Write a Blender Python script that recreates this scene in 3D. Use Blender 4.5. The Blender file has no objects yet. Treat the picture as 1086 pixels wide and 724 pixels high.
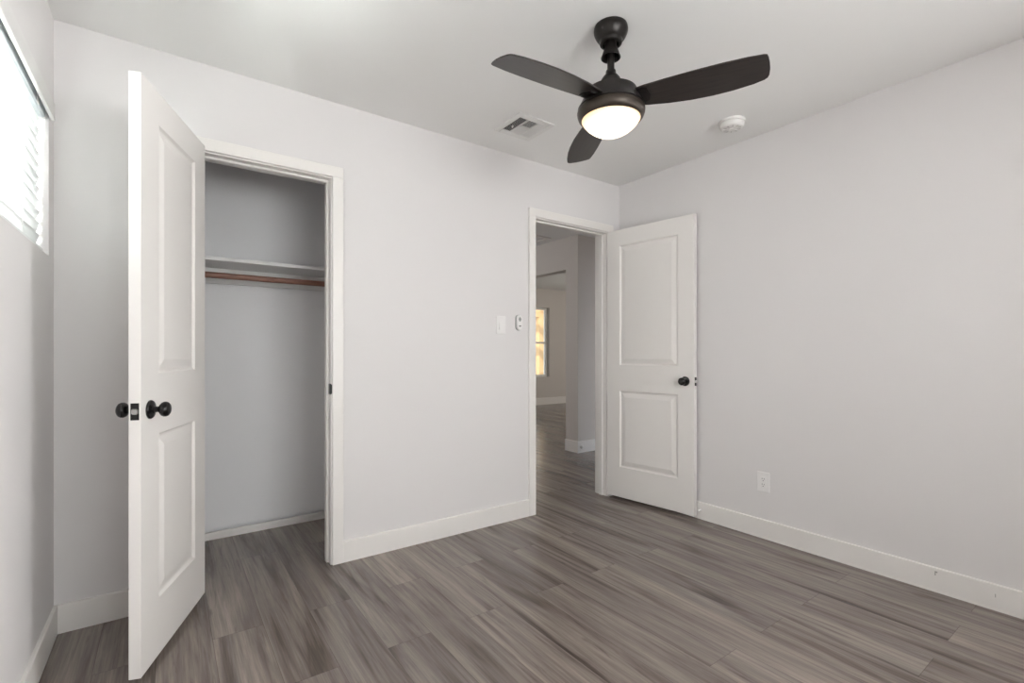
import bpy, bmesh, math, random
from mathutils import Vector, Matrix

# ------------------------------------------------------------------ scene, camera, world, lights, exposure
sc = bpy.context.scene
COL = sc.collection
PI = math.pi
CEIL = 2.44
XL, XR, YB, YF = -0.364, 2.927, 2.614, -1.35      # inner faces of the bedroom walls
YH = 2.73                                          # hall side of the back wall

cd = bpy.data.cameras.new('camera')
cam = bpy.data.objects.new('camera', cd)
COL.objects.link(cam)
cd.sensor_width = 36.0
cd.lens = 510.0 / 1086.0 * 36.0
cd.shift_y = 12.3 / 1086.0
cd.clip_start = 0.02
cam.location = (0, 0, 1.115)
cam.rotation_euler = (PI / 2, 0, -math.radians(35.7))
sc.camera = cam

vs = sc.view_settings
vs.view_transform = 'Standard'
vs.look = 'None'
vs.gamma = 1.0
vs.use_curve_mapping = False
vs.exposure = 0.22

world = bpy.data.worlds.new('daylight_sky')
sc.world = world
world.use_nodes = True
bg = world.node_tree.nodes['Background']
bg.inputs[0].default_value = (0.86, 0.93, 1.0, 1)
bg.inputs[1].default_value = 2.4


def area(name, loc, aim, sx, sy, power, color):
    d = bpy.data.lights.new(name, 'AREA')
    d.shape = 'RECTANGLE'
    d.size, d.size_y = sx, sy
    d.energy = power
    d.color = color
    o = bpy.data.objects.new(name, d)
    COL.objects.link(o)
    o.location = loc
    o.rotation_euler = Vector(aim).to_track_quat('-Z', 'Z').to_euler()
    return o


# daylight arriving at the bedroom's blind-covered window and at the windows by the camera; added fill lamps for living room and hall
area('daylight_high_window', (-0.80, 1.75, 1.50), (1, 0, 0.30), 1.5, 0.9, 1250, (0.96, 1.0, 0.975))
area('daylight_front_window', (0.95, YF - 0.40, 1.10), (0.0, 1, 0.36), 2.1, 1.5, 108, (1.0, 0.965, 0.965))
area('daylight_right_window', (XR + 0.38, -0.52, 1.15), (-1, 0.40, 0.34), 1.5, 1.5, 155, (1.0, 0.955, 0.965))
area('living_fill_lamp', (7.2, 4.0, 1.35), (0, 1, 0.40), 1.6, 1.5, 29, (1.0, 0.95, 0.87))  # added lamp inside the wall opening, brightens the far living room wall and ceiling
area('hall_fill_lamp', (0.70, 5.2, 1.4), (1, -0.12, 0.05), 1.2, 1.2, 11, (1.0, 0.87, 0.77))  # added lamp out of view, lifts the dark hall corner
area('hall_wall_fill_lamp', (4.75, 2.25, 1.1), (0, 1, 0.0), 0.8, 1.6, 0.5, (1.0, 0.95, 0.93))  # added unseen lamp, brightens the hall wall that faces the doorway

sun_d = bpy.data.lights.new('sun', 'SUN')
sun_d.energy = 5.0
sun_d.angle = 0.01
sun_d.color = (1.0, 0.93, 0.82)
sun = bpy.data.objects.new('sun', sun_d)
COL.objects.link(sun)
sun.rotation_euler = Vector((0.62, 0.45, -0.62)).to_track_quat('-Z', 'Y').to_euler()


# ------------------------------------------------------------------ materials
def srgb(r, g, b):
    def f(c):
        c /= 255.0
        return c / 12.92 if c <= 0.04045 else ((c + 0.055) / 1.055) ** 2.4
    return (f(r), f(g), f(b), 1.0)


def new_mat(name, color=(0.8, 0.8, 0.8, 1), rough=0.5, metal=0.0, spec=0.5):
    m = bpy.data.materials.new(name)
    m.use_nodes = True
    b = m.node_tree.nodes['Principled BSDF']
    b.inputs['Base Color'].default_value = color
    b.inputs['Roughness'].default_value = rough
    b.inputs['Metallic'].default_value = metal
    b.inputs['Specular IOR Level'].default_value = spec
    return m, m.node_tree.nodes, m.node_tree.links, b


def paint(name, color, rough, scale, strength, dist=0.002, var=0.02):
    """painted surface: faint roller texture and a very faint tone variation"""
    m, n, l, b = new_mat(name, color, rough)
    tc = n.new('ShaderNodeTexCoord')
    nz = n.new('ShaderNodeTexNoise')
    nz.inputs['Scale'].default_value = scale
    nz.inputs['Detail'].default_value = 4
    l.new(tc.outputs['Object'], nz.inputs['Vector'])
    bp = n.new('ShaderNodeBump')
    bp.inputs['Strength'].default_value = strength
    bp.inputs['Distance'].default_value = dist
    l.new(nz.outputs['Fac'], bp.inputs['Height'])
    l.new(bp.outputs['Normal'], b.inputs['Normal'])
    n2 = n.new('ShaderNodeTexNoise')
    n2.inputs['Scale'].default_value = 1.7
    l.new(tc.outputs['Object'], n2.inputs['Vector'])
    mx = n.new('ShaderNodeMix')
    mx.data_type = 'RGBA'
    mx.inputs[6].default_value = color
    mx.inputs[7].default_value = tuple(c * (1 - var) for c in color[:3]) + (1,)
    l.new(n2.outputs['Fac'], mx.inputs[0])
    l.new(mx.outputs[2], b.inputs['Base Color'])
    return m


M_WALL = paint('wall_paint', (0.78, 0.755, 0.750, 1), 0.75, 260, 0.12)
M_CEIL = paint('ceiling_paint', (0.87, 0.86, 0.845, 1), 0.85, 220, 0.15)
M_TRIM = paint('trim_paint', (0.86, 0.83, 0.80, 1), 0.38, 90, 0.03)
M_DOOR = paint('door_paint', (0.84, 0.81, 0.78, 1), 0.40, 120, 0.05)
M_CLOSET = paint('closet_wall_paint', (0.90, 0.89, 0.90, 1), 0.75, 260, 0.12)
M_SHELF = paint('shelf_paint', (0.78, 0.765, 0.75, 1), 0.5, 90, 0.03)
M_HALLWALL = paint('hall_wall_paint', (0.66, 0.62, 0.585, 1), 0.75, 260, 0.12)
M_WHITE = paint('white_plastic', (0.87, 0.85, 0.84, 1), 0.35, 50, 0.01)
M_SMOKE = paint('detector_plastic', (0.84, 0.82, 0.80, 1), 0.45, 50, 0.01)
M_VENT = paint('vent_enamel', (0.80, 0.785, 0.765, 1), 0.45, 50, 0.01)
M_DARK = new_mat('dark_recess', (0.02, 0.02, 0.02, 1), 0.8)[0]
M_VENTDARK = new_mat('vent_duct_dark', (0.10, 0.10, 0.095, 1), 0.8)[0]
M_CHROME = new_mat('latch_steel', (0.75, 0.74, 0.72, 1), 0.28, 1.0)[0]
M_GREY = new_mat('grey_rubber_button', (0.30, 0.31, 0.29, 1), 0.5)[0]
M_SCUFF = new_mat('dark_scuff', (0.42, 0.40, 0.38, 1), 0.8)[0]
M_HEADRAIL = paint('headrail_enamel', (0.74, 0.78, 0.82, 1), 0.35, 50, 0.01)
M_VINYL = paint('window_vinyl', (0.88, 0.86, 0.82, 1), 0.4, 50, 0.01)


def bronze(name, color, rough):
    m, n, l, b = new_mat(name, color, rough, 0.55, 0.5)
    tc = n.new('ShaderNodeTexCoord')
    nz = n.new('ShaderNodeTexNoise')
    nz.inputs['Scale'].default_value = 40
    nz.inputs['Detail'].default_value = 5
    l.new(tc.outputs['Object'], nz.inputs['Vector'])
    mr = n.new('ShaderNodeMapRange')
    mr.inputs['To Min'].default_value = rough - 0.05
    mr.inputs['To Max'].default_value = rough + 0.08
    l.new(nz.outputs['Fac'], mr.inputs['Value'])
    l.new(mr.outputs['Result'], b.inputs['Roughness'])
    return m


M_BRONZE = bronze('oil_rubbed_bronze', (0.020, 0.017, 0.0155, 1), 0.33)
M_BOWL = bronze('fan_bowl_bronze', (0.045, 0.034, 0.026, 1), 0.36)
M_BLACK = new_mat('black_knob_metal', (0.012, 0.011, 0.011, 1), 0.27, 0.3)[0]


def wood(name, c1, c2, rough, axis_scale, detail=6):
    m, n, l, b = new_mat(name, c1, rough)
    tc = n.new('ShaderNodeTexCoord')
    mp = n.new('ShaderNodeMapping')
    mp.inputs['Scale'].default_value = axis_scale
    l.new(tc.outputs['Object'], mp.inputs['Vector'])
    nz = n.new('ShaderNodeTexNoise')
    nz.inputs['Scale'].default_value = 1.0
    nz.inputs['Detail'].default_value = detail
    nz.inputs['Distortion'].default_value = 0.6
    l.new(mp.outputs['Vector'], nz.inputs['Vector'])
    rp = n.new('ShaderNodeValToRGB')
    rp.color_ramp.elements[0].position = 0.35
    rp.color_ramp.elements[1].position = 0.68
    rp.color_ramp.elements[0].color = c1
    rp.color_ramp.elements[1].color = c2
    l.new(nz.outputs['Fac'], rp.inputs['Fac'])
    l.new(rp.outputs['Color'], b.inputs['Base Color'])
    return m


M_BLADE = wood('espresso_blade', (0.013, 0.009, 0.008, 1), (0.026, 0.019, 0.016, 1), 0.31, (8, 90, 30))
M_ROD = wood('reddish_wood_rod', srgb(112, 74, 60), srgb(140, 97, 80), 0.38, (6, 120, 120))
M_POST = wood('cedar_post', (0.60, 0.38, 0.19, 1), (0.72, 0.49, 0.27, 1), 0.8, (40, 40, 4))


def floor_material():
    m, n, l, b = new_mat('grey_oak_planks', (0.25, 0.22, 0.2, 1), 0.3)
    geo = n.new('ShaderNodeNewGeometry')
    sep = n.new('ShaderNodeSeparateXYZ')
    l.new(geo.outputs['Position'], sep.inputs[0])
    cmb = n.new('ShaderNodeCombineXYZ')                    # planks run along the world's Y
    l.new(sep.outputs['Y'], cmb.inputs['X'])
    l.new(sep.outputs['X'], cmb.inputs['Y'])
    off = n.new('ShaderNodeVectorMath')
    off.operation = 'ADD'
    off.inputs[1].default_value = (10.0 + FLOOR_DY, 10.0 + FLOOR_DX, 0)
    l.new(cmb.outputs[0], off.inputs[0])

    def brick(c1, c2, mortar, msize):
        k = n.new('ShaderNodeTexBrick')
        k.offset = 0.37
        k.offset_frequency = 2
        k.squash = 1.0
        k.inputs['Color1'].default_value = c1
        k.inputs['Color2'].default_value = c2
        k.inputs['Mortar'].default_value = mortar
        k.inputs['Scale'].default_value = 1.0
        k.inputs['Mortar Size'].default_value = msize
        k.inputs['Mortar Smooth'].default_value = 0.3
        k.inputs['Brick Width'].default_value = 1.22
        k.inputs['Row Height'].default_value = 0.178
        l.new(off.outputs[0], k.inputs['Vector'])
        return k
    kb = brick((0, 0, 0, 1), (1, 1, 1, 1), (0.5, 0.5, 0.5, 1), 0.0)     # one random tone for each plank
    seam = brick((1, 1, 1, 1), (1, 1, 1, 1), (0, 0, 0, 1), 0.0011)

    w = n.new('ShaderNodeMath')
    w.operation = 'MULTIPLY'
    w.inputs[1].default_value = 37.0
    l.new(kb.outputs['Color'], w.inputs[0])

    def noise(sx, sy, detail, rough, dist):
        mp = n.new('ShaderNodeMapping')
        mp.inputs['Scale'].default_value = (sx, sy, 1)
        l.new(geo.outputs['Position'], mp.inputs['Vector'])
        z = n.new('ShaderNodeTexNoise')
        z.noise_dimensions = '4D'
        z.inputs['Scale'].default_value = 1.0
        z.inputs['Detail'].default_value = detail
        z.inputs['Roughness'].default_value = rough
        z.inputs['Distortion'].default_value = dist
        l.new(mp.outputs[0], z.inputs['Vector'])
        l.new(w.outputs[0], z.inputs['W'])
        return z
    broad = noise(7.5, 0.60, 4, 0.55, 1.6)       # broad cathedral bands along the plank
    fine = noise(150.0, 4.5, 6, 0.7, 0.3)       # fine grain
    streak = noise(17.0, 1.3, 4, 0.6, 2.4)       # dark streaks and knots

    r1 = n.new('ShaderNodeValToRGB')
    e = r1.color_ramp.elements
    e[0].position, e[0].color = 0.34, srgb(89, 80, 73)
    e[1].position, e[1].color = 0.64, srgb(150, 140, 132)
    mid = e.new(0.47)
    mid.color = srgb(129, 119, 112)
    l.new(broad.outputs['Fac'], r1.inputs['Fac'])

    def mix(mode, fac, a, bb):
        x = n.new('ShaderNodeMix')
        x.data_type = 'RGBA'
        x.blend_type = mode
        if isinstance(fac, float):
            x.inputs[0].default_value = fac
        else:
            l.new(fac, x.inputs[0])
        l.new(a, x.inputs[6])
        if isinstance(bb, tuple):
            x.inputs[7].default_value = bb
        else:
            l.new(bb, x.inputs[7])
        return x.outputs[2]

    rf = n.new('ShaderNodeValToRGB')
    rf.color_ramp.elements[0].position, rf.color_ramp.elements[0].color = 0.38, (0.74, 0.73, 0.73, 1)
    rf.color_ramp.elements[1].position, rf.color_ramp.elements[1].color = 0.62, (1.12, 1.10, 1.10, 1)
    l.new(fine.outputs['Fac'], rf.inputs['Fac'])
    c = mix('MULTIPLY', 0.8, r1.outputs['Color'], rf.outputs['Color'])
    rs = n.new('ShaderNodeValToRGB')
    rs.color_ramp.elements[0].position, rs.color_ramp.elements[0].color = 0.30, (0.50, 0.47, 0.45, 1)
    rs.color_ramp.elements[1].position, rs.color_ramp.elements[1].color = 0.42, (1, 1, 1, 1)
    l.new(streak.outputs['Fac'], rs.inputs['Fac'])
    c = mix('MULTIPLY', 0.7, c, rs.outputs['Color'])
    wv = n.new('ShaderNodeTexWave')                       # cathedral figure
    wv.wave_type = 'BANDS'
    wv.bands_direction = 'X'
    wv.inputs['Scale'].default_value = 1.0
    wv.inputs['Distortion'].default_value = 7.0
    wv.inputs['Detail'].default_value = 3.0
    wv.inputs['Detail Scale'].default_value = 0.9
    wm = n.new('ShaderNodeMapping')
    wm.inputs['Scale'].default_value = (9.0, 0.9, 1)
    wo = n.new('ShaderNodeCombineXYZ')
    l.new(w.outputs[0], wo.inputs['X'])
    l.new(w.outputs[0], wo.inputs['Y'])
    wa = n.new('ShaderNodeVectorMath')
    wa.operation = 'ADD'
    l.new(geo.outputs['Position'], wa.inputs[0])
    l.new(wo.outputs[0], wa.inputs[1])
    l.new(wa.outputs[0], wm.inputs['Vector'])
    l.new(wm.outputs[0], wv.inputs['Vector'])
    rw = n.new('ShaderNodeValToRGB')
    rw.color_ramp.elements[0].position, rw.color_ramp.elements[0].color = 0.0, (0.84, 0.83, 0.82, 1)
    rw.color_ramp.elements[1].position, rw.color_ramp.elements[1].color = 0.45, (1, 1, 1, 1)
    l.new(wv.outputs['Color'], rw.inputs['Fac'])
    c = mix('MULTIPLY', 0.75, c, rw.outputs['Color'])
    rt = n.new('ShaderNodeValToRGB')
    rt.color_ramp.elements[0].color = (0.90, 0.90, 0.91, 1)
    rt.color_ramp.elements[1].color = (1.08, 1.07, 1.06, 1)
    l.new(kb.outputs['Color'], rt.inputs['Fac'])
    c = mix('MULTIPLY', 1.0, c, rt.outputs['Color'])
    sm = n.new('ShaderNodeValToRGB')
    sm.color_ramp.elements[0].color = (0.55, 0.53, 0.52, 1)
    sm.color_ramp.elements[1].color = (1, 1, 1, 1)
    l.new(seam.outputs['Color'], sm.inputs['Fac'])
    c = mix('MULTIPLY', 1.0, c, sm.outputs['Color'])
    l.new(c, b.inputs['Base Color'])
    mr = n.new('ShaderNodeMapRange')
    mr.inputs['To Min'].default_value = 0.16
    mr.inputs['To Max'].default_value = 0.28
    l.new(fine.outputs['Fac'], mr.inputs['Value'])
    l.new(mr.outputs['Result'], b.inputs['Roughness'])
    bp = n.new('ShaderNodeBump')
    bp.inputs['Strength'].default_value = 0.06
    bp.inputs['Distance'].default_value = 0.002
    l.new(fine.outputs['Fac'], bp.inputs['Height'])
    l.new(bp.outputs['Normal'], b.inputs['Normal'])
    return m


FLOOR_DX, FLOOR_DY = 0.0, 0.0
M_FLOOR = floor_material()


def glass_material():
    m = bpy.data.materials.new('window_glass')
    m.use_nodes = True
    n, l = m.node_tree.nodes, m.node_tree.links
    n.remove(n['Principled BSDF'])
    tr = n.new('ShaderNodeBsdfTransparent')
    tr.inputs[0].default_value = (0.95, 0.97, 0.96, 1)
    gl = n.new('ShaderNodeBsdfGlossy')
    gl.inputs['Roughness'].default_value = 0.02
    fr = n.new('ShaderNodeFresnel')
    mx = n.new('ShaderNodeMixShader')
    l.new(fr.outputs[0], mx.inputs[0])
    l.new(tr.outputs[0], mx.inputs[1])
    l.new(gl.outputs[0], mx.inputs[2])
    l.new(mx.outputs[0], n['Material Output'].inputs['Surface'])
    return m


M_GLASS = glass_material()


def slat_material():
    m = bpy.data.materials.new('blind_slat_vinyl')
    m.use_nodes = True
    n, l = m.node_tree.nodes, m.node_tree.links
    b = n['Principled BSDF']
    b.inputs['Base Color'].default_value = (0.86, 0.87, 0.87, 1)
    b.inputs['Roughness'].default_value = 0.45
    t = n.new('ShaderNodeBsdfTranslucent')
    t.inputs[0].default_value = (0.90, 0.89, 0.89, 1)
    mx = n.new('ShaderNodeMixShader')
    mx.inputs[0].default_value = 0.30
    l.new(b.outputs[0], mx.inputs[1])
    l.new(t.outputs[0], mx.inputs[2])
    l.new(mx.outputs[0], n['Material Output'].inputs['Surface'])
    return m


M_SLAT = slat_material()


def lamp_material():
    m, n, l, b = new_mat('lit_frosted_glass', (0.5, 0.47, 0.42, 1), 0.3)
    tc = n.new('ShaderNodeTexCoord')                      # the bulb sits low and central: the rim of the bowl glows dimmer and warmer
    sp_ = n.new('ShaderNodeSeparateXYZ')
    l.new(tc.outputs['Generated'], sp_.inputs[0])
    rp = n.new('ShaderNodeValToRGB')
    rp.color_ramp.elements[0].position, rp.color_ramp.elements[0].color = 0.15, (0.75, 0.66, 0.54, 1)
    rp.color_ramp.elements[1].position, rp.color_ramp.elements[1].color = 0.95, (0.37, 0.235, 0.115, 1)
    l.new(sp_.outputs['Z'], rp.inputs['Fac'])
    l.new(rp.outputs['Color'], b.inputs['Emission Color'])
    b.inputs['Emission Strength'].default_value = 2.4
    return m


M_LAMP = lamp_material()


def concrete_material():
    m, n, l, b = new_mat('patio_concrete', (0.55, 0.53, 0.5, 1), 0.9)
    nz = n.new('ShaderNodeTexNoise')
    nz.inputs['Scale'].default_value = 6
    rp = n.new('ShaderNodeValToRGB')
    rp.color_ramp.elements[0].color = (0.48, 0.46, 0.43, 1)
    rp.color_ramp.elements[1].color = (0.62, 0.60, 0.56, 1)
    l.new(nz.outputs['Fac'], rp.inputs['Fac'])
    l.new(rp.outputs['Color'], b.inputs['Base Color'])
    return m


M_CONC = concrete_material()
M_STUCCO = paint('pale_stucco', (0.72, 0.68, 0.62, 1), 0.9, 60, 0.3)


# ------------------------------------------------------------------ mesh helpers
def add_box(bm, x0, x1, y0, y1, z0, z1, bevel=0.0, seg=1):
    r = bmesh.ops.create_cube(bm, size=1.0)
    vsx = r['verts']
    for v in vsx:
        v.co = Vector(((x0 + x1) / 2 + v.co.x * (x1 - x0), (y0 + y1) / 2 + v.co.y * (y1 - y0), (z0 + z1) / 2 + v.co.z * (z1 - z0)))
    if bevel > 0:
        es = list({e for v in vsx for e in v.link_edges})
        bmesh.ops.bevel(bm, geom=es, offset=bevel, segments=seg, affect='EDGES', profile=0.5)
    return vsx


def add_lathe(bm, prof, seg=40, mat=Matrix.Identity(4)):
    rings = []
    for r, z in prof:
        if r < 1e-6:
            rings.append([bm.verts.new(mat @ Vector((0, 0, z)))])
        else:
            rings.append([bm.verts.new(mat @ Vector((r * math.cos(2 * PI * k / seg), r * math.sin(2 * PI * k / seg), z))) for k in range(seg)])
    for a, b in zip(rings, rings[1:]):
        for k in range(seg):
            k2 = (k + 1) % seg
            if len(a) == 1 and len(b) == 1:
                continue
            if len(a) == 1:
                bm.faces.new((a[0], b[k2], b[k]))
            elif len(b) == 1:
                bm.faces.new((a[k], a[k2], b[0]))
            else:
                bm.faces.new((a[k], a[k2], b[k2], b[k]))


def add_prism(bm, pts, z0, z1, mat=Matrix.Identity(4)):
    lo = [bm.verts.new(mat @ Vector((x, y, z0))) for x, y in pts]
    hi = [bm.verts.new(mat @ Vector((x, y, z1))) for x, y in pts]
    n = len(pts)
    bm.faces.new(lo[::-1])
    bm.faces.new(hi)
    for k in range(n):
        bm.faces.new((lo[k], lo[(k + 1) % n], hi[(k + 1) % n], hi[k]))


def obj(name, bm, mat, parent=None, smooth=False, angle=35):
    bmesh.ops.recalc_face_normals(bm, faces=bm.faces[:])
    me = bpy.data.meshes.new(name)
    bm.to_mesh(me)
    bm.free()
    me.materials.append(mat)
    if smooth:
        me.shade_smooth()
        me.set_sharp_from_angle(angle=math.radians(angle))
    o = bpy.data.objects.new(name, me)
    COL.objects.link(o)
    if parent:
        o.parent = parent
    return o


def boxes(name, lst, mat, parent=None, bevel=0.0):
    bm = bmesh.new()
    for b in lst:
        add_box(bm, *b, bevel=bevel)
    return obj(name, bm, mat, parent)


def tag(o, label, cat, group=None):
    o['label'] = label
    o['category'] = cat
    if group:
        o['group'] = group
    return o


def thing(name, label, cat, loc=(0, 0, 0), rot=(0, 0, 0), group=None):
    o = bpy.data.objects.new(name, None)
    o.empty_display_size = 0.05
    COL.objects.link(o)
    o.location = loc
    o.rotation_euler = rot
    return tag(o, label, cat, group)


def struct(o, label=None, cat=None):
    o['kind'] = 'structure'
    if label:
        o['label'] = label
    if cat:
        o['category'] = cat
    return o


def empty_struct(name, loc, rot, label, cat):
    o = bpy.data.objects.new(name, None)
    o.empty_display_size = 0.05
    COL.objects.link(o)
    o.location = loc
    o.rotation_euler = rot
    return struct(o, label, cat)


# ------------------------------------------------------------------ the setting
CX0, CX1, CYB = XL, 1.06, 3.392            # closet interior
C0, C1, CH = 0.100, 0.702, 2.035           # closet opening
D0, D1, DH = 2.078, 2.786, 2.050           # hall doorway
HY, HX = 3.935, 3.735                       # hall wall beyond the doorway and its corner
LB, LX1, LZ = 8.05, 9.0, 2.50              # living room far wall, right wall, ceiling
OPY0, OPY1, OPZ = 4.135, 6.6, 2.075         # opening from the hall to the living room
WY0, WY1, WZ0, WZ1 = 0.95, 2.513, 1.485, 2.05     # high window in the left wall

struct(boxes('floor', [(XL - 0.2, LX1 + 0.2, YF - 0.2, LB + 0.15, -0.10, 0.0)], M_FLOOR), 'grey brown oak plank floor running through bedroom and hall', 'floor')
struct(boxes('ceiling', [(XL - 0.2, XR + 0.06, YF - 0.2, YH, CEIL, CEIL + 0.12), (XL - 0.2, HX + 0.06, YH, LB + 0.15, CEIL, CEIL + 0.12),
                         (HX + 0.06, LX1 + 0.2, YH, HY + 0.06, CEIL, CEIL + 0.12)], M_CEIL), 'plain white bedroom ceiling', 'ceiling')
struct(boxes('ceiling_living', [(HX + 0.06, LX1 + 0.2, HY + 0.06, LB + 0.15, LZ, LZ + 0.12)], M_CEIL), 'living room ceiling seen through the doorway', 'ceiling')
WT = 0.16
struct(boxes('wall_left', [(XL - WT, XL, YF - 0.2, WY0, 0, CEIL), (XL - WT, XL, WY1, CYB + 0.1, 0, CEIL),
                           (XL - WT, XL, WY0, WY1, 0, WZ0), (XL - WT, XL, WY0, WY1, WZ1, CEIL)], M_WALL), 'off white left wall with the high blind covered window', 'wall')
struct(boxes('wall_back', [(XL, C0 - 0.018, YB, YH, 0, CEIL), (C0 - 0.018, C1 + 0.018, YB, YH, CH + 0.018, CEIL),
                           (C1 + 0.018, D0 - 0.018, YB, YH, 0, CEIL), (D0 - 0.018, D1 + 0.018, YB, YH, DH + 0.018, CEIL),
                           (D1 + 0.018, 4.35, YB, YH, 0, CEIL), (4.35, 5.15, YB, YH, 2.05, CEIL), (5.15, LX1, YB, YH, 0, CEIL)], M_WALL), 'off white wall with the closet opening and the hall doorway', 'wall')  # the plain opening far right is added to admit the fill lamp
RW0, RW1, RZ0, RZ1 = -1.15, 0.20, 0.70, 2.10
struct(boxes('wall_right', [(XR, XR + 0.12, YF - 0.2, RW0, 0, CEIL), (XR, XR + 0.12, RW1, YB, 0, CEIL), (XR, XR + 0.12, RW0, RW1, 0, RZ0), (XR, XR + 0.12, RW0, RW1, RZ1, CEIL)], M_WALL), 'plain off white right wall', 'wall')
FW0, FW1, FZ0, FZ1 = 0.20, 1.90, 0.90, 2.10
struct(boxes('wall_front', [(XL, FW0, YF - 0.13, YF, 0, CEIL), (FW1, XR, YF - 0.13, YF, 0, CEIL),
                            (FW0, FW1, YF - 0.13, YF, 0, FZ0), (FW0, FW1, YF - 0.13, YF, FZ1, CEIL)], M_WALL), 'off white wall behind the camera with a window', 'wall')
struct(boxes('wall_closet_back', [(CX0, CX1 + 0.1, CYB, CYB + 0.1, 0.058, CEIL), (CX0, CX1 + 0.1, CYB + 0.02, CYB + 0.1, 0, 0.058)], M_CLOSET), 'grey white back wall inside the closet', 'wall')
struct(boxes('wall_closet_right', [(CX1, CX1 + 0.1, YH, CYB, 0, CEIL)], M_CLOSET), 'right side wall inside the closet', 'wall')
struct(boxes('wall_hall', [(HX + 0.12, 6.4, HY, HY + 0.12, 0, CEIL), (8.0, LX1, HY, HY + 0.12, 0, CEIL), (6.4, 8.0, HY, HY + 0.12, 0, 0.6), (6.4, 8.0, HY, HY + 0.12, 2.1, CEIL)], M_HALLWALL), 'hall wall facing the bedroom doorway', 'wall')  # the opening here is added to hold the living room fill lamp
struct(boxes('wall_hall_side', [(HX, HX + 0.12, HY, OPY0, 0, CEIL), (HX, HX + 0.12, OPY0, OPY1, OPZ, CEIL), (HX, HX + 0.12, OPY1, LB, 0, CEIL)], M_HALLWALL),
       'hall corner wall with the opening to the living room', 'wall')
struct(boxes('wall_hall_left', [(CX1 - 0.1, CX1, CYB + 0.1, 4.6, 0, CEIL), (CX1 - 0.1, CX1, 5.8, LB, 0, CEIL), (CX1 - 0.1, CX1, 4.6, 5.8, 0, 0.8), (CX1 - 0.1, CX1, 4.6, 5.8, 2.05, CEIL)], M_HALLWALL), 'left end wall of the hall', 'wall')  # the opening is added so the hall fill lamp shines in
LW0, LW1, LWZ0, LWZ1 = 5.72, 6.79, 0.60, 2.10
struct(boxes('wall_living_back', [(CX1 - 0.1, LW0, LB, LB + 0.15, 0, LZ + 0.1), (LW1, LX1 + 0.2, LB, LB + 0.15, 0, LZ + 0.1),
                                  (LW0, LW1, LB, LB + 0.15, 0, LWZ0), (LW0, LW1, LB, LB + 0.15, LWZ1, LZ + 0.1)], M_HALLWALL),
       'far living room wall with a tall window', 'wall')
struct(boxes('wall_living_right', [(LX1, LX1 + 0.2, YB, LB, 0, LZ + 0.1)], M_HALLWALL), 'right wall of the living room', 'wall')


# baseboards: a flat board with an eased top edge
def baseboard(name, segs, h=0.113, t=0.013, mat=M_TRIM, label=None):
    bm = bmesh.new()
    for (x0, y0, x1, y1, nx, ny) in segs:
        a = (min(x0, x1, x0 + nx * t, x1 + nx * t), max(x0, x1, x0 + nx * t, x1 + nx * t),
             min(y0, y1, y0 + ny * t, y1 + ny * t), max(y0, y1, y0 + ny * t, y1 + ny * t))
        vv = add_box(bm, a[0], a[1], a[2], a[3], 0.0, h)
        top = [e for v in vv for e in v.link_edges if all(abs(w.co.z - h) < 1e-6 for w in e.verts)
               and all(abs((w.co.x - (x0 + nx * t)) if nx else (w.co.y - (y0 + ny * t))) < 1e-6 for w in e.verts)]
        bmesh.ops.bevel(bm, geom=list(set(top)), offset=0.005, segments=3, affect='EDGES', profile=0.5)
    return struct(obj(name, bm, mat), label, 'baseboard')


CAS = 0.057
baseboard('baseboard_left', [(XL, YF, XL, YB, 1, 0)], label='white baseboard along the left wall')
bbk = baseboard('baseboard_back', [(XL + 0.013, YB, C0 - CAS - 0.006, YB, 0, -1), (C1 + CAS + 0.006, YB, D0 - CAS - 0.006, YB, 0, -1)], label='white baseboard along the back wall')
bbr = baseboard('baseboard_right', [(XR, YF, XR, YB - 0.013, -1, 0)], label='white baseboard along the right wall')
baseboard('baseboard_front', [(XL + 0.013, YF, XR - 0.013, YF, 0, 1)], label='white baseboard behind the camera')
baseboard('baseboard_closet', [(CX0, CYB, CX1, CYB, 0, -1)], h=0.044, t=0.014, label='low white baseboard at the back of the closet')
baseboard('baseboard_hall', [(HX - 0.013, HY, LX1, HY, 0, -1), (HX, HY, HX, OPY0, -1, 0)], h=0.128, label='white baseboard around the hall wall corner')
baseboard('baseboard_living', [(HX + 0.12, LB, LX1, LB, 0, -1)], h=0.15, label='white baseboard on the far living room wall')
# small dark scuffs on the right baseboard
boxes('scuff_mark', [(XR - 0.0135, XR - 0.0128, 0.668, 0.672, 0.078, 0.098), (XR - 0.0135, XR - 0.0128, 0.662, 0.668, 0.091, 0.098)], M_SCUFF, bbr)
boxes('scuff_mark', [(XR - 0.0135, XR - 0.0128, 0.468, 0.4705, 0.058, 0.073)], M_SCUFF, bbr)


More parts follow.
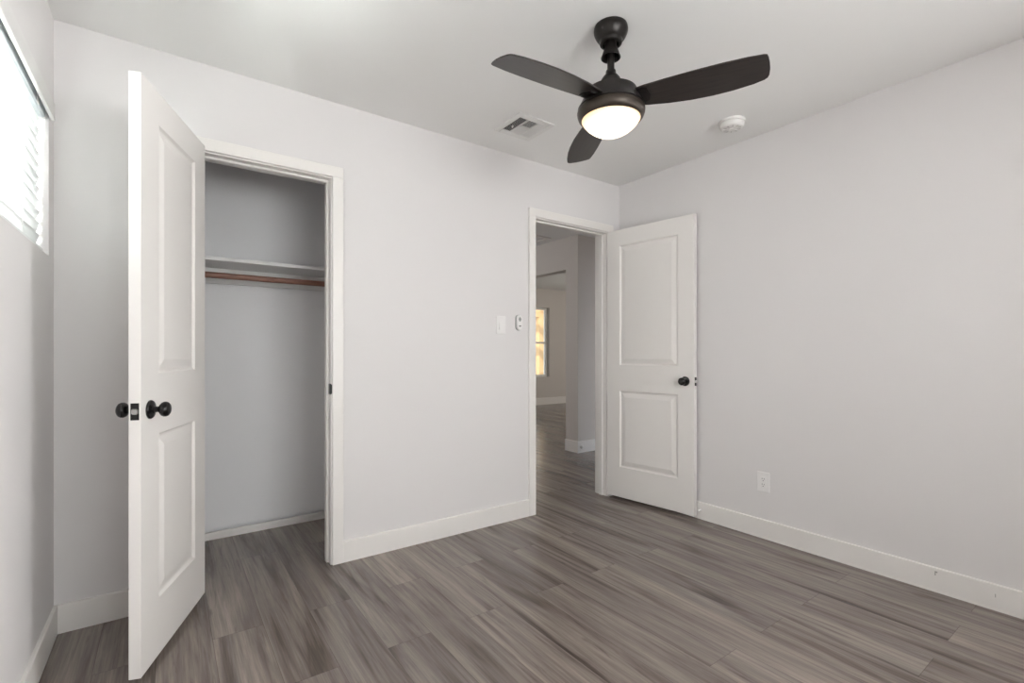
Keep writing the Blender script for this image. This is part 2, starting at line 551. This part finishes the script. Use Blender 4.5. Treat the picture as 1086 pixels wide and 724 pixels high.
# door frames: jamb lining, stop and flat casing
def frame(name, x0, x1, h, label, stop_y, right_end=None):
    bm = bmesh.new()
    j, r = 0.018, 0.006
    for (a, b) in ((x0 - j, x0), (x1, x1 + j)):
        add_box(bm, a, b, YB - 0.001, YH + 0.001, 0, h)
    add_box(bm, x0 - j, x1 + j, YB - 0.001, YH + 0.001, h, h + j)
    s = 0.011                                                  # stop moulding
    add_box(bm, x0, x0 + s, stop_y, stop_y + 0.034, 0, h - s, bevel=0.002)
    add_box(bm, x1 - s, x1, stop_y, stop_y + 0.034, 0, h - s, bevel=0.002)
    add_box(bm, x0, x1, stop_y, stop_y + 0.034, h - s, h, bevel=0.002)
    for (ya, yb) in ((YB - 0.016, YB), (YH, YH + 0.016)):
        xe = x1 + r + CAS
        add_box(bm, x0 - r - CAS, x0 - r, ya, yb, 0, h + r, bevel=0.0025)
        add_box(bm, x1 + r, xe, ya, yb, 0, h + r, bevel=0.0025)
        add_box(bm, x0 - r - CAS, xe, ya, yb, h + r, h + r + CAS, bevel=0.0025)
    return struct(obj(name, bm, M_TRIM), label, 'door frame')


tr1 = frame('trim_1', C0, C1, CH, 'white painted frame of the closet opening', YB + 0.038)
tr2 = frame('trim_2', D0, D1, DH, 'white painted frame of the hall doorway', YB + 0.038)
# strike plate with its half round lip on the closet jamb
bm = bmesh.new()
pts = [(0.0135 * math.sin(a), 0.029 * math.cos(a)) for a in [PI * k / 14 for k in range(15)]]
add_prism(bm, pts, 0, 0.0015, Matrix(((1, 0, 0, C1 - 0.0035), (0, 0, -1, YB - 0.001), (0, 1, 0, 0.925), (0, 0, 0, 1))))
add_box(bm, C1 - 0.0015, C1, YB - 0.002, YB + 0.034, 0.897, 0.953, bevel=0.0006)
sp = obj('strike_plate', bm, M_BLACK, tr1)
sp['label'] = 'black strike plate with half round lip'


# ------------------------------------------------------------------ two panel doors
def door_leaf(L, H, T, panels):
    """slab along +X (0..L), thickness -Y..0 -> two moulded faces at y=0 and y=-T, from z=0 to H"""
    bm = bmesh.new()
    xs = [0, panels[0][0], panels[0][1], L]
    zs = [0]
    for p in panels:
        zs += [p[2], p[3]]
    zs.append(H)
    prof = [(0.0, 0.0), (0.009, -0.0085), (0.016, -0.0095), (0.021, -0.0085), (0.046, -0.0025), (0.050, -0.0020)]
    grids = []
    for side in (0, 1):
        y = 0.0 if side == 0 else -T
        sgn = 1 if side == 0 else -1
        g = [[bm.verts.new((x, y, z)) for z in zs] for x in xs]
        grids.append(g)
        for i in range(3):
            for k in range(len(zs) - 1):
                q = (g[i][k], g[i + 1][k], g[i + 1][k + 1], g[i][k + 1])
                if i == 1 and k % 2 == 1:
                    x0, x1, z0, z1 = xs[1], xs[2], zs[k], zs[k + 1]
                    prev = list(q)
                    for (o, d) in prof[1:]:
                        cur = [bm.verts.new((a, y + sgn * d, b)) for a, b in ((x0 + o, z0 + o), (x1 - o, z0 + o), (x1 - o, z1 - o), (x0 + o, z1 - o))]
                        for s in range(4):
                            bm.faces.new((prev[s], prev[(s + 1) % 4], cur[(s + 1) % 4], cur[s]))
                        prev = cur
                    bm.faces.new(prev)
                else:
                    bm.faces.new(q)
    a, b = grids
    nz = len(zs)
    for k in range(nz - 1):
        bm.faces.new((a[0][k], a[0][k + 1], b[0][k + 1], b[0][k]))
        bm.faces.new((a[3][k], a[3][k + 1], b[3][k + 1], b[3][k]))
    for i in range(3):
        bm.faces.new((a[i][0], a[i + 1][0], b[i + 1][0], b[i][0]))
        bm.faces.new((a[i][nz - 1], a[i + 1][nz - 1], b[i + 1][nz - 1], b[i][nz - 1]))
    return bm


KNOB = [(0.0, 0.0), (0.0325, 0.0), (0.0325, 0.004), (0.030, 0.0075), (0.024, 0.0095), (0.0135, 0.0115), (0.0105, 0.015), (0.0100, 0.025),
        (0.0115, 0.029), (0.018, 0.0325), (0.0235, 0.037), (0.0262, 0.043), (0.0262, 0.049), (0.0235, 0.055), (0.018, 0.0592), (0.010, 0.0615), (0.0, 0.062)]


def knob(parent, u, z, T, side, mat=M_BLACK):
    bm = bmesh.new()
    if side > 0:
        mt = Matrix(((1, 0, 0, u), (0, 0, 1, 0.0), (0, -1, 0, z), (0, 0, 0, 1)))
    else:
        mt = Matrix(((1, 0, 0, u), (0, 0, -1, -T), (0, 1, 0, z), (0, 0, 0, 1)))
    add_lathe(bm, KNOB, 40, mt)
    o = obj('knob', bm, mat, parent, True, 30)
    o['label'] = 'black round knob on its rosette'
    return o


def latch(parent, L, T, z):
    bm = bmesh.new()
    add_box(bm, L - 0.002, L + 0.0012, -T / 2 - 0.0125, -T / 2 + 0.0125, z - 0.0285, z + 0.0285, bevel=0.0008)
    o = obj('latch_plate', bm, M_BLACK, parent)
    o['label'] = 'black latch plate on the door edge'
    bm = bmesh.new()
    pts = [(-0.010, -0.006), (-0.006, -0.0095), (0.006, -0.0095), (0.0095, -0.006), (0.0095, 0.006), (0.006, 0.0095), (-0.006, 0.0095), (-0.010, 0.006)]
    vl = [bm.verts.new((L + 0.001, -T / 2 + a, z + b)) for a, b in pts]
    vh = [bm.verts.new((L + 0.010 if a > 0 else L + 0.003, -T / 2 + a * 0.9, z + b * 0.9)) for a, b in pts]
    bm.faces.new(vl)
    bm.faces.new(vh)
    for k in range(8):
        bm.faces.new((vl[k], vl[(k + 1) % 8], vh[(k + 1) % 8], vh[k]))
    o = obj('latch_bolt', bm, M_CHROME, o)
    o['label'] = 'bright steel latch bolt'


def hinge(parent, z, T, side):
    bm = bmesh.new()
    y = 0.006 if side > 0 else -T - 0.006
    for k in range(5):
        add_lathe(bm, [(0, -0.009), (0.0055, -0.009), (0.0055, 0.009), (0, 0.009)], 14, Matrix.Translation((-0.004, y, z + (k - 2) * 0.0185)))
    add_box(bm, -0.0012, 0.0, -T + 0.002, -0.002, z - 0.045, z + 0.045)
    obj('hinge', bm, M_BLACK, parent, True)


def make_door(name, hinge_xy, free_xy, T, knob_z, zb, zt, panels, label, hinge_side):
    hx, hy = hinge_xy
    fx, fy = free_xy
    L = math.hypot(fx - hx, fy - hy)
    a = math.atan2(fy - hy, fx - hx)
    root = empty_struct(name, (hx, hy, zb), (0, 0, a), label, 'door')
    bm = door_leaf(L, zt - zb, T, panels(L))
    es = [e for e in bm.edges if len(e.link_faces) == 2 and e.calc_face_angle(0) > 1.4 and not any(
        0.05 < v.co.x < L - 0.05 and 0.05 < v.co.z < zt - zb - 0.05 for v in e.verts)]
    obj('leaf', bm, M_DOOR, root)
    knob(root, L - 0.065, knob_z - zb, T, 1)
    knob(root, L - 0.065, knob_z - zb, T, -1)
    latch(root, L, T, knob_z - zb)
    for z in (0.22, 1.02, 1.82):
        hinge(root, z - zb + 0.0, T, hinge_side)
    return root


# closet door: the visible face is on the left of hinge -> free edge (local +Y), so T extends to local -Y
make_door('door_1', (0.142, 2.594), (-0.0695, 2.033), 0.035, 0.919, 0.026, 2.056,
          lambda L: ((0.118, L - 0.135, 0.205, 0.800), (0.118, L - 0.135, 1.018, 1.914)),
          'white two panel closet door swung wide open at the left', -1)
# hall door: the visible face lies on the right of hinge -> free edge
make_door('door_2', (2.8127, 2.6044), (2.9027, 1.9055), 0.035, 0.924, 0.024, 2.050,
          lambda L: ((0.114, L - 0.118, 0.228, 0.806), (0.114, L - 0.118, 1.000, 1.906)),
          'white two panel hall door standing open against the right wall', 1)

# ------------------------------------------------------------------ high window with its blind
def window(name, axis, u0, u1, z0, z1, w_in, w_out, label, rail=None, split=None):
    """frame in the opening; axis 'x': opening in a wall facing +/-X at x=w; axis 'y': facing Y"""
    root = empty_struct(name, (0, 0, 0), (0, 0, 0), label, 'window')
    f = 0.045

    def bx(a0, a1, b0, b1, d=0.0):
        if axis == 'x':
            return (min(w_in, w_out) + d, max(w_in, w_out) - d, a0, a1, b0, b1)
        return (a0, a1, min(w_in, w_out) + d, max(w_in, w_out) - d, b0, b1)
    L = [bx(u0, u1, z0, z0 + f), bx(u0, u1, z1 - f, z1), bx(u0, u0 + f, z0 + f, z1 - f), bx(u1 - f, u1, z0 + f, z1 - f)]
    if rail:
        L.append(bx(u0 + f, u1 - f, rail - 0.02, rail + 0.02))
    if split:
        L.append(bx(split - 0.02, split + 0.02, z0 + f, z1 - f))
    fr = boxes('window_frame', L, M_VINYL, root, bevel=0.003)
    m = (w_in + w_out) / 2
    if axis == 'x':
        g = (m - 0.002, m + 0.002, u0 + f, u1 - f, z0 + f, z1 - f)
    else:
        g = (u0 + f, u1 - f, m - 0.002, m + 0.002, z0 + f, z1 - f)
    boxes('window_pane', [g], M_GLASS, root)
    return root


window('window_1', 'x', WY0, WY1, WZ0, WZ1, XL - 0.155, XL - 0.105, 'high wide window in the left wall behind the white blind', split=(WY0 + WY1) / 2)
window('window_2', 'y', FW0, FW1, FZ0, FZ1, YF - 0.125, YF - 0.075, 'window in the wall behind the camera', split=(FW0 + FW1) / 2)
window('window_4', 'x', RW0, RW1, RZ0, RZ1, XR + 0.07, XR + 0.115, 'window in the right wall beside the camera', split=(RW0 + RW1) / 2)
window('window_3', 'y', LW0, LW1, LWZ0, LWZ1, LB + 0.085, LB + 0.145, 'tall hung window in the far living room wall', rail=1.34)

bl = thing('window_blind', 'white horizontal slat blind closed over the high left window', 'blind', (XL, 0, 0))
bm = bmesh.new()
s0, s1 = WY0 + 0.012, WY1 - 0.010
PITCH = 0.0435
zc = WZ0 + 0.050
while zc < WZ1 - 0.070:
    n = 6
    rows = []
    ang = math.radians(70)
    for k in range(n + 1):
        t = -0.0275 + 0.055 * k / n
        bow = 0.0028 * (1 - (t / 0.0275) ** 2)
        # the room side edge is turned up
        dx = t * math.cos(ang) + bow * math.sin(ang)
        dz = t * math.sin(ang) - bow * math.cos(ang)
        rows.append((-0.036 + dx, zc + dz))
    lo = [(bm.verts.new((x, s0, z)), bm.verts.new((x, s1, z))) for x, z in rows]
    th = 0.0024
    hi = [(bm.verts.new((x + th * math.sin(ang), s0, z - th * math.cos(ang))), bm.verts.new((x + th * math.sin(ang), s1, z - th * math.cos(ang)))) for x, z in rows]
    for A in (lo, hi):
        for a, b in zip(A, A[1:]):
            bm.faces.new((a[0], a[1], b[1], b[0]))
    for a, b in ((lo[0], hi[0]), (lo[-1], hi[-1])):
        bm.faces.new((a[0], a[1], b[1], b[0]))
    for e in (0, 1):
        for k in range(n):
            bm.faces.new((lo[k][e], lo[k + 1][e], hi[k + 1][e], hi[k][e]))
    zc += PITCH
obj('slats', bm, M_SLAT, bl, True, 50)
boxes('bottom_rail', [(-0.058, -0.014, s0, s1, WZ0 + 0.004, WZ0 + 0.026)], M_SLAT, bl, bevel=0.004)
hr = boxes('headrail', [(-0.062, -0.006, s0, s1 - 0.012, WZ1 - 0.054, WZ1 - 0.004)], M_HEADRAIL, bl, bevel=0.006)
boxes('end_cap', [(-0.064, -0.004, s1 - 0.014, s1 - 0.002, WZ1 - 0.056, WZ1 - 0.003)], M_WHITE, hr, bevel=0.004)
boxes('bracket', [(-0.007, -0.0035, s1 - 0.16, s1 - 0.13, WZ1 - 0.052, WZ1 - 0.01)], M_WHITE, hr, bevel=0.001)
bm = bmesh.new()
add_box(bm, 0.004, 0.016, WY0 - 0.015, WY1 + 0.018, 2.006, 2.072, bevel=0.003, seg=2)
add_box(bm, 0.0, 0.006, WY1 + 0.002, WY1 + 0.018, 2.012, 2.066)
add_box(bm, 0.0, 0.006, WY0 - 0.015, WY0 - 0.001, 2.012, 2.066)
obj('valance', bm, M_SHELF, bl)
for yy in (s1 - 0.30, s1 - 0.78, s0 + 0.25):
    bm = bmesh.new()
    for xx in (-0.049, -0.0165):
        add_box(bm, xx - 0.0006, xx + 0.0006, yy - 0.0006, yy + 0.0006, WZ0 + 0.02, WZ1 - 0.05)
    obj('ladder_cord', bm, M_WHITE, bl)

# ------------------------------------------------------------------ closet shelf and rod
SHF, SHZ = 3.085, 1.642
sh = thing('closet_shelf', 'long white shelf across the closet above the hanging rod', 'shelf', (0, 0, 0))
boxes('board', [(CX0, CX1, SHF, CYB, SHZ - 0.019, SHZ)], M_SHELF, sh, bevel=0.002)
boxes('cleat', [(CX0, CX1, CYB - 0.019, CYB, SHZ - 0.019 - 0.09, SHZ - 0.019)], M_SHELF, sh, bevel=0.001)
rd = thing('closet_rod', 'reddish brown wooden hanging rod under the closet shelf', 'closet rod', (0, 3.115, 1.545))
bm = bmesh.new()
mt = Matrix(((0, 0, 1, 0), (0, 1, 0, 0), (-1, 0, 0, 0), (0, 0, 0, 1)))
add_lathe(bm, [(0, CX0 + 0.003), (0.0168, CX0 + 0.003), (0.0168, CX1 - 0.003), (0, CX1 - 0.003)], 28, mt)
obj('pole', bm, M_ROD, rd, True)
for x0, x1 in ((CX0, CX0 + 0.015), (CX1 - 0.015, CX1)):
    bm = bmesh.new()
    add_lathe(bm, [(0.018, x0), (0.026, x0), (0.026, x1), (0.018, x1), (0.018, x0)], 28, mt)
    obj('rod_socket', bm, M_SHELF, rd, True)

# ------------------------------------------------------------------ ceiling fan
FX, FY = 1.469, 1.355
fan = thing('ceiling_fan', 'dark bronze three blade ceiling fan with a lit frosted bowl', 'ceiling fan', (FX, FY, CEIL))


def lathe_obj(name, prof, mat, parent, seg=56, angle=35):
    bm = bmesh.new()
    add_lathe(bm, [(r, z - CEIL) for r, z in prof], seg)
    return obj(name, bm, mat, parent, True, angle)


lathe_obj('canopy', [(0, 2.44), (0.066, 2.44), (0.0675, 2.436), (0.0685, 2.428), (0.068, 2.420), (0.0655, 2.412), (0.060, 2.400), (0.054, 2.391), (0.0500, 2.386),
                     (0.0475, 2.384), (0.0465, 2.379), (0.0440, 2.372), (0.0400, 2.370), (0.0345, 2.370), (0.0335, 2.376), (0.030, 2.380), (0, 2.380)], M_BRONZE, fan)
lathe_obj('downrod', [(0, 2.384), (0.0142, 2.384), (0.0142, 2.20), (0, 2.20)], M_BRONZE, fan, 24)
lathe_obj('coupling_cover', [(0.0150, 2.386), (0.0200, 2.384), (0.0215, 2.375), (0.027, 2.352), (0.036, 2.325), (0.0390, 2.318), (0.0390, 2.315), (0.0368, 2.316), (0.034, 2.322), (0.025, 2.350), (0.018, 2.372), (0.0150, 2.380)],
          M_BRONZE, fan)
lathe_obj('yoke_cover', [(0, 2.264), (0.0185, 2.264), (0.0200, 2.260), (0.0205, 2.252), (0.024, 2.245), (0.031, 2.238), (0.038, 2.228), (0.043, 2.214), (0.0455, 2.200), (0.0460, 2.170), (0, 2.170)], M_BRONZE, fan)
lathe_obj('motor_housing', [(0, 2.180), (0.050, 2.180), (0.095, 2.178), (0.1035, 2.175), (0.106, 2.170), (0.1085, 2.160), (0.112, 2.150), (0.1300, 2.112), (0.1335, 2.109), (0.1335, 2.105), (0.128, 2.1035), (0, 2.1035)],
          M_BRONZE, fan)
lathe_obj('light_housing', [(0, 2.1035), (0.131, 2.1035), (0.1345, 2.100), (0.1362, 2.094), (0.1350, 2.084), (0.1305, 2.072), (0.1225, 2.062), (0.1195, 2.0605), (0.1165, 2.063), (0.1165, 2.068), (0, 2.068)], M_BOWL, fan)
gp = [(0.1160, 2.066)]
RS = (0.118 ** 2 + 0.064 ** 2) / (2 * 0.064)
for k in range(13):
    a = math.asin(0.118 / RS) * (1 - k / 12)
    gp.append((RS * math.sin(a) * (1 if k else 0.995), 2.0615 - 0.064 + RS - RS * math.cos(a)))
g = lathe_obj('light_bowl', gp, M_LAMP, fan, 56, 60)
g['label'] = 'lit frosted glass bowl glowing warm white'

BR0, BR1 = 0.085, 0.565


def blade():
    """blade along +X: narrow root, bulging trailing side, obliquely cut tip"""
    lead = [(BR0, 0.048), (0.14, 0.064), (0.22, 0.080), (0.30, 0.090), (0.38, 0.093), (0.45, 0.089), (0.52, 0.079), (0.556, 0.070), (0.566, 0.063)]
    tip = [(0.571, 0.050), (0.573, 0.020), (0.571, -0.010), (0.567, -0.036)]
    trail = [(0.562, -0.050), (0.553, -0.054), (0.50, -0.058), (0.42, -0.060), (0.32, -0.058), (0.22, -0.053), (0.14, -0.047), (BR0, -0.040)]
    pts = lead + tip + trail
    bm = bmesh.new()
    add_prism(bm, pts, -0.003, 0.003)
    es = [e for e in bm.edges if abs(e.verts[0].co.z - e.verts[1].co.z) < 1e-6]
    bmesh.ops.bevel(bm, geom=es, offset=0.0015, segments=2, affect='EDGES')
    return bm


first = None
for k, (deg, droop) in enumerate(((-62.0, 0.0), (59.0, 1.5), (182.0, 4.0))):
    if k == 0:
        first = obj('blade', blade(), M_BLADE, fan)
        o = first
        irn = bmesh.new()
        add_prism(irn, [(0.075, 0.030), (0.13, 0.040), (0.150, 0.032), (0.158, 0.0), (0.150, -0.032), (0.13, -0.040), (0.075, -0.030)], -0.0065, -0.0032)
        bi = obj('blade_iron', irn, M_BRONZE, o)
    else:
        o = first.copy()
        COL.objects.link(o)
        c = bi.copy()
        COL.objects.link(c)
        c.parent = o
    o.parent = fan
    # the left-hand side (counter-clockwise edge) hangs lower
    o.matrix_local = Matrix.Translation((0, 0, 2.138 - CEIL)) @ Matrix.Rotation(math.radians(deg), 4, 'Z') @ Matrix.Rotation(math.radians(droop), 4, 'Y') @ Matrix.Rotation(math.radians(-12), 4, 'X')

# ------------------------------------------------------------------ ceiling register
VX0, VX1, VY0, VY1 = 1.573, 1.832, 2.118, 2.374
vent = thing('ceiling_vent', 'square white ceiling register with slatted louvres left of the fan', 'air vent', ((VX0 + VX1) / 2, (VY0 + VY1) / 2, CEIL))
ox, oy = (VX0 + VX1) / 2, (VY0 + VY1) / 2
bm = bmesh.new()
O = (VX0 - ox, VX1 - ox, VY0 - oy, VY1 - oy)
I = (1.606 - ox, 1.800 - ox, 2.158 - oy, 2.335 - oy)
zf = -0.008
add_box(bm, O[0], I[0], O[2], O[3], zf, 0, bevel=0.002)
add_box(bm, I[1], O[1], O[2], O[3], zf, 0, bevel=0.002)
add_box(bm, I[0], I[1], O[2], I[2], zf, 0, bevel=0.002)
add_box(bm, I[0], I[1], I[3], O[3], zf, 0, bevel=0.002)
for x in (1.6665, 1.7385):
    add_box(bm, x - ox - 0.004, x - ox + 0.004, I[2], I[3], zf, 0)
add_box(bm, 1.6665 - ox, 1.7385 - ox, 2.240 - oy - 0.004, 2.240 - oy + 0.004, zf, 0)
obj('frame', bm, M_VENT, vent)
boxes('duct_opening', [(I[0], I[1], I[2], I[3], -0.0008, -0.0002)], M_VENTDARK, vent)


def louvres(x0, x1, y0, y1, along, n, ang):
    bm = bmesh.new()
    for k in range(n):
        t = (k + 0.5) / n
        w, th = 0.0042, 0.0005
        if along == 'y':
            c = Vector((x0 + (x1 - x0) * t, (y0 + y1) / 2, -0.0045))
            mt = Matrix.Translation(c) @ Matrix.Rotation(ang, 4, 'Y')
            vv = add_box(bm, -w, w, -(y1 - y0) / 2, (y1 - y0) / 2, -th, th)
        else:
            c = Vector(((x0 + x1) / 2, y0 + (y1 - y0) * t, -0.0045))
            mt = Matrix.Translation(c) @ Matrix.Rotation(ang, 4, 'X')
            vv = add_box(bm, -(x1 - x0) / 2, (x1 - x0) / 2, -w, w, -th, th)
        for v in vv:
            v.co = mt @ v.co
    return bm


obj('louvres', louvres(I[0], 1.6625 - ox, I[2], I[3], 'y', 6, math.radians(-42)), M_VENT, vent)
obj('louvres', louvres(1.6705 - ox, 1.7345 - ox, I[2], 2.236 - oy, 'x', 8, math.radians(42)), M_VENT, vent)
obj('louvres', louvres(1.6705 - ox, 1.7345 - ox, 2.244 - oy, I[3], 'x', 8, math.radians(-42)), M_VENT, vent)
obj('louvres', louvres(1.7425 - ox, I[1], I[2], I[3], 'y', 6, math.radians(42)), M_VENT, vent)
boxes('damper_lever', [(1.632 - ox, 1.636 - ox, 2.262 - oy, 2.275 - oy, -0.014, -0.004)], M_VENT, vent)

# ------------------------------------------------------------------ smoke detector
sd = thing('smoke_detector', 'round white smoke detector on the ceiling right of the fan', 'smoke detector', (2.628, 1.500, CEIL))
bm = bmesh.new()
add_lathe(bm, [(0, 0), (0.070, 0), (0.0705, -0.004), (0.069, -0.010), (0.064, -0.012), (0, -0.012)], 48)
obj('base_plate', bm, M_SMOKE, sd, True)
bm = bmesh.new()
add_lathe(bm, [(0, -0.012), (0.060, -0.012), (0.0635, -0.014), (0.0640, -0.022), (0.062, -0.032), (0.058, -0.038), (0.052, -0.041), (0.030, -0.0425), (0, -0.043)], 48)
bd = obj('body', bm, M_SMOKE, sd, True)
bm = bmesh.new()
for k in range(10):
    a = 2 * PI * k / 10
    vv = add_box(bm, 0.030, 0.048, -0.0025, 0.0025, -0.0435, -0.040)
    for v in vv:
        v.co = Matrix.Rotation(a, 4, 'Z') @ v.co
obj('sensor_slot', bm, new_mat('slot_shadow_grey', (0.60, 0.58, 0.56, 1), 0.8)[0], bd)
bm = bmesh.new()
add_lathe(bm, [(0, -0.042), (0.014, -0.042), (0.014, -0.0455), (0.012, -0.047), (0, -0.047)], 28)
obj('test_button', bm, M_SMOKE, sd, True)

# ------------------------------------------------------------------ wall plates
SX, SZ = 1.787, 1.300
sw = thing('light_switch', 'white rocker light switch plate on the wall left of the doorway', 'light switch', (SX, YB, SZ))
boxes('cover_plate', [(-0.0365, 0.0365, -0.006, 0, -0.0585, 0.0585)], M_WHITE, sw, bevel=0.0025)
bm = bmesh.new()
vv = [bm.verts.new(p) for p in ((-0.0165, -0.006, -0.033), (0.0165, -0.006, -0.033), (0.0165, -0.006, 0.033), (-0.0165, -0.006, 0.033),
                                (-0.0165, -0.0115, -0.033), (0.0165, -0.0115, -0.033), (0.0165, -0.0065, 0.033), (-0.0165, -0.0065, 0.033))]
for f in ((0, 1, 2, 3), (4, 5, 6, 7), (0, 1, 5, 4), (1, 2, 6, 5), (2, 3, 7, 6), (3, 0, 4, 7)):
    bm.faces.new([vv[i] for i in f])
obj('rocker', bm, M_WHITE, sw)
for z in (0.048, -0.048):
    bm = bmesh.new()
    add_lathe(bm, [(0, 0.0055), (0.0032, 0.0055), (0.0028, 0.0070), (0, 0.0072)], 16, Matrix(((1, 0, 0, 0), (0, 0, -1, 0), (0, 1, 0, z), (0, 0, 0, 1))))
    obj('screw', bm, M_WHITE, sw, True)

rx, rz = 1.929, 1.320


def stadium(w, h, n=10):
    r = w / 2
    p = [(r * math.cos(PI * k / n), h / 2 - r + r * math.sin(PI * k / n)) for k in range(n + 1)]
    p += [(r * math.cos(PI + PI * k / n), -h / 2 + r + r * math.sin(PI + PI * k / n)) for k in range(n + 1)]
    return p


WALLM = Matrix(((1, 0, 0, 0), (0, 0, -1, 0), (0, 1, 0, 0), (0, 0, 0, 1)))
rm = thing('fan_remote', 'small rounded white fan remote in its holder beside the light switch', 'remote control', (rx, YB, rz))
bm = bmesh.new()
add_prism(bm, stadium(0.048, 0.106), 0.0, 0.010, WALLM)
obj('holder', bm, new_mat('holder_grey_plastic', (0.42, 0.42, 0.41, 1), 0.5)[0], rm)
bm = bmesh.new()
add_prism(bm, stadium(0.042, 0.100), 0.010, 0.022, WALLM)
bmesh.ops.bevel(bm, geom=[e for e in bm.edges if all(v.co.y < -0.0215 for v in e.verts)], offset=0.003, segments=2, affect='EDGES')
obj('handset', bm, M_WHITE, rm)
bm = bmesh.new()
add_prism(bm, [(0.0, 0.040), (0.012, 0.024), (0.006, 0.010), (0.0, 0.006), (-0.006, 0.010), (-0.012, 0.024)], 0.0218, 0.0232, WALLM)
o = obj('button_pad', bm, M_GREY, rm)
o['label'] = 'grey pointed button pad'
bm = bmesh.new()
add_prism(bm, [(-0.008, -0.020), (0.008, -0.020), (0.008, -0.027), (-0.008, -0.027)], 0.0218, 0.0232, WALLM)
o = obj('button', bm, M_DARK, rm)
o['label'] = 'small dark button'

ot = thing('power_outlet', 'white duplex power outlet low on the right wall', 'power outlet', (XR, 1.470, 0.338), (0, 0, -PI / 2))
boxes('cover_plate', [(-0.0375, 0.0375, -0.006, 0, -0.0600, 0.0600)], M_WHITE, ot, bevel=0.0025)
rc = boxes('receptacle', [(-0.0168, 0.0168, -0.0078, -0.004, -0.0335, 0.0335)], M_WHITE, ot, bevel=0.001)
for z in (0.0165, -0.0165):
    bm = bmesh.new()
    add_box(bm, -0.0072, -0.0052, -0.0083, -0.007, z - 0.001, z + 0.008)
    add_box(bm, 0.0052, 0.0072, -0.0083, -0.007, z, z + 0.007)
    add_lathe(bm, [(0, 0.007), (0.0026, 0.007), (0.0026, 0.0083), (0, 0.0083)], 14, Matrix(((1, 0, 0, 0), (0, 0, -1, 0), (0, 1, 0, z - 0.008), (0, 0, 0, 1))))
    obj('socket', bm, M_DARK, rc)
for z in (0.048, -0.048):
    bm = bmesh.new()
    add_lathe(bm, [(0, 0.0055), (0.0032, 0.0055), (0.0028, 0.0070), (0, 0.0072)], 16, Matrix(((1, 0, 0, 0), (0, 0, -1, 0), (0, 1, 0, z), (0, 0, 0, 1))))
    obj('screw', bm, M_WHITE, ot, True)

# ------------------------------------------------------------------ door stops
ds = thing('door_stop', 'small white peg door stop on the baseboard behind the open hall door', 'door stop', (XR - 0.013, 1.885, 0.062))
mx_ = Matrix(((0, 0, -1, 0), (0, 1, 0, 0), (1, 0, 0, 0), (0, 0, 0, 1)))
bm = bmesh.new()
add_lathe(bm, [(0, 0), (0.0095, 0), (0.009, 0.003), (0.004, 0.005), (0.0036, 0.006), (0.0036, 0.022), (0, 0.022)], 20, mx_)
obj('rod', bm, M_WHITE, ds, True)
bm = bmesh.new()
add_lathe(bm, [(0, 0.020), (0.0052, 0.020), (0.0056, 0.024), (0.0045, 0.028), (0, 0.0285)], 20, mx_)
obj('rubber_tip', bm, M_WHITE, ds, True)
bm = bmesh.new()
add_lathe(bm, [(0, 0), (0.021, 0), (0.0215, 0.006), (0.019, 0.014), (0.012, 0.020), (0, 0.022)], 28, WALLM)
o = obj('door_bumper', bm, M_SMOKE, None, True, 60)
o.location = (3.775, HY - 0.013, 0.066)
tag(o, 'round white door bumper stuck on the hall corner baseboard', 'door stop')

# ------------------------------------------------------------------ hall ceiling hatch
ht = thing('attic_hatch', 'framed access hatch in the hall ceiling beyond the doorway', 'hatch', (3.24, 4.62, CEIL))
boxes('panel', [(-0.30, 0.30, -0.34, 0.34, -0.006, -0.0002)], M_CEIL, ht)
boxes('trim', [(-0.35, 0.35, -0.40, -0.345, -0.014, -0.0002), (-0.35, 0.35, 0.345, 0.40, -0.014, -0.0002), (-0.35, -0.305, -0.345, 0.345, -0.014, -0.0002), (0.305, 0.35, -0.345, 0.345, -0.014, -0.0002)], M_TRIM, ht, bevel=0.002)

# ------------------------------------------------------------------ outside the far window: patio with a timber post
struct(boxes('ground', [(-4, 22, LB + 0.15, 26, -0.16, -0.06)], M_CONC), 'pale patio ground outside the far window', 'ground')
po = thing('patio_post', 'sunlit timber porch post with a beam and brace outside the far window', 'post', (7.90, 9.75, -0.06))
boxes('post', [(-0.085, 0.085, -0.085, 0.085, 0, 2.10)], M_POST, po, bevel=0.006)
boxes('beam', [(-3.2, 3.2, -0.07, 0.07, 2.10, 2.26)], M_POST, po, bevel=0.006)
boxes('rafter', [(x - 0.04, x + 0.04, -1.2, 0.5, 2.26, 2.40) for x in (-2.4, -1.8, -1.2, -0.6, 0.0, 0.6, 1.2, 1.8, 2.4)], M_POST, po, bevel=0.004)
bm = bmesh.new()
add_prism(bm, [(0.08, 1.50), (0.56, 2.10), (0.38, 2.10), (0.08, 1.74)], -0.045, 0.045, Matrix(((1, 0, 0, 0), (0, 0, -1, 0), (0, 1, 0, 0), (0, 0, 0, 1))))
obj('brace', bm, M_POST, po)
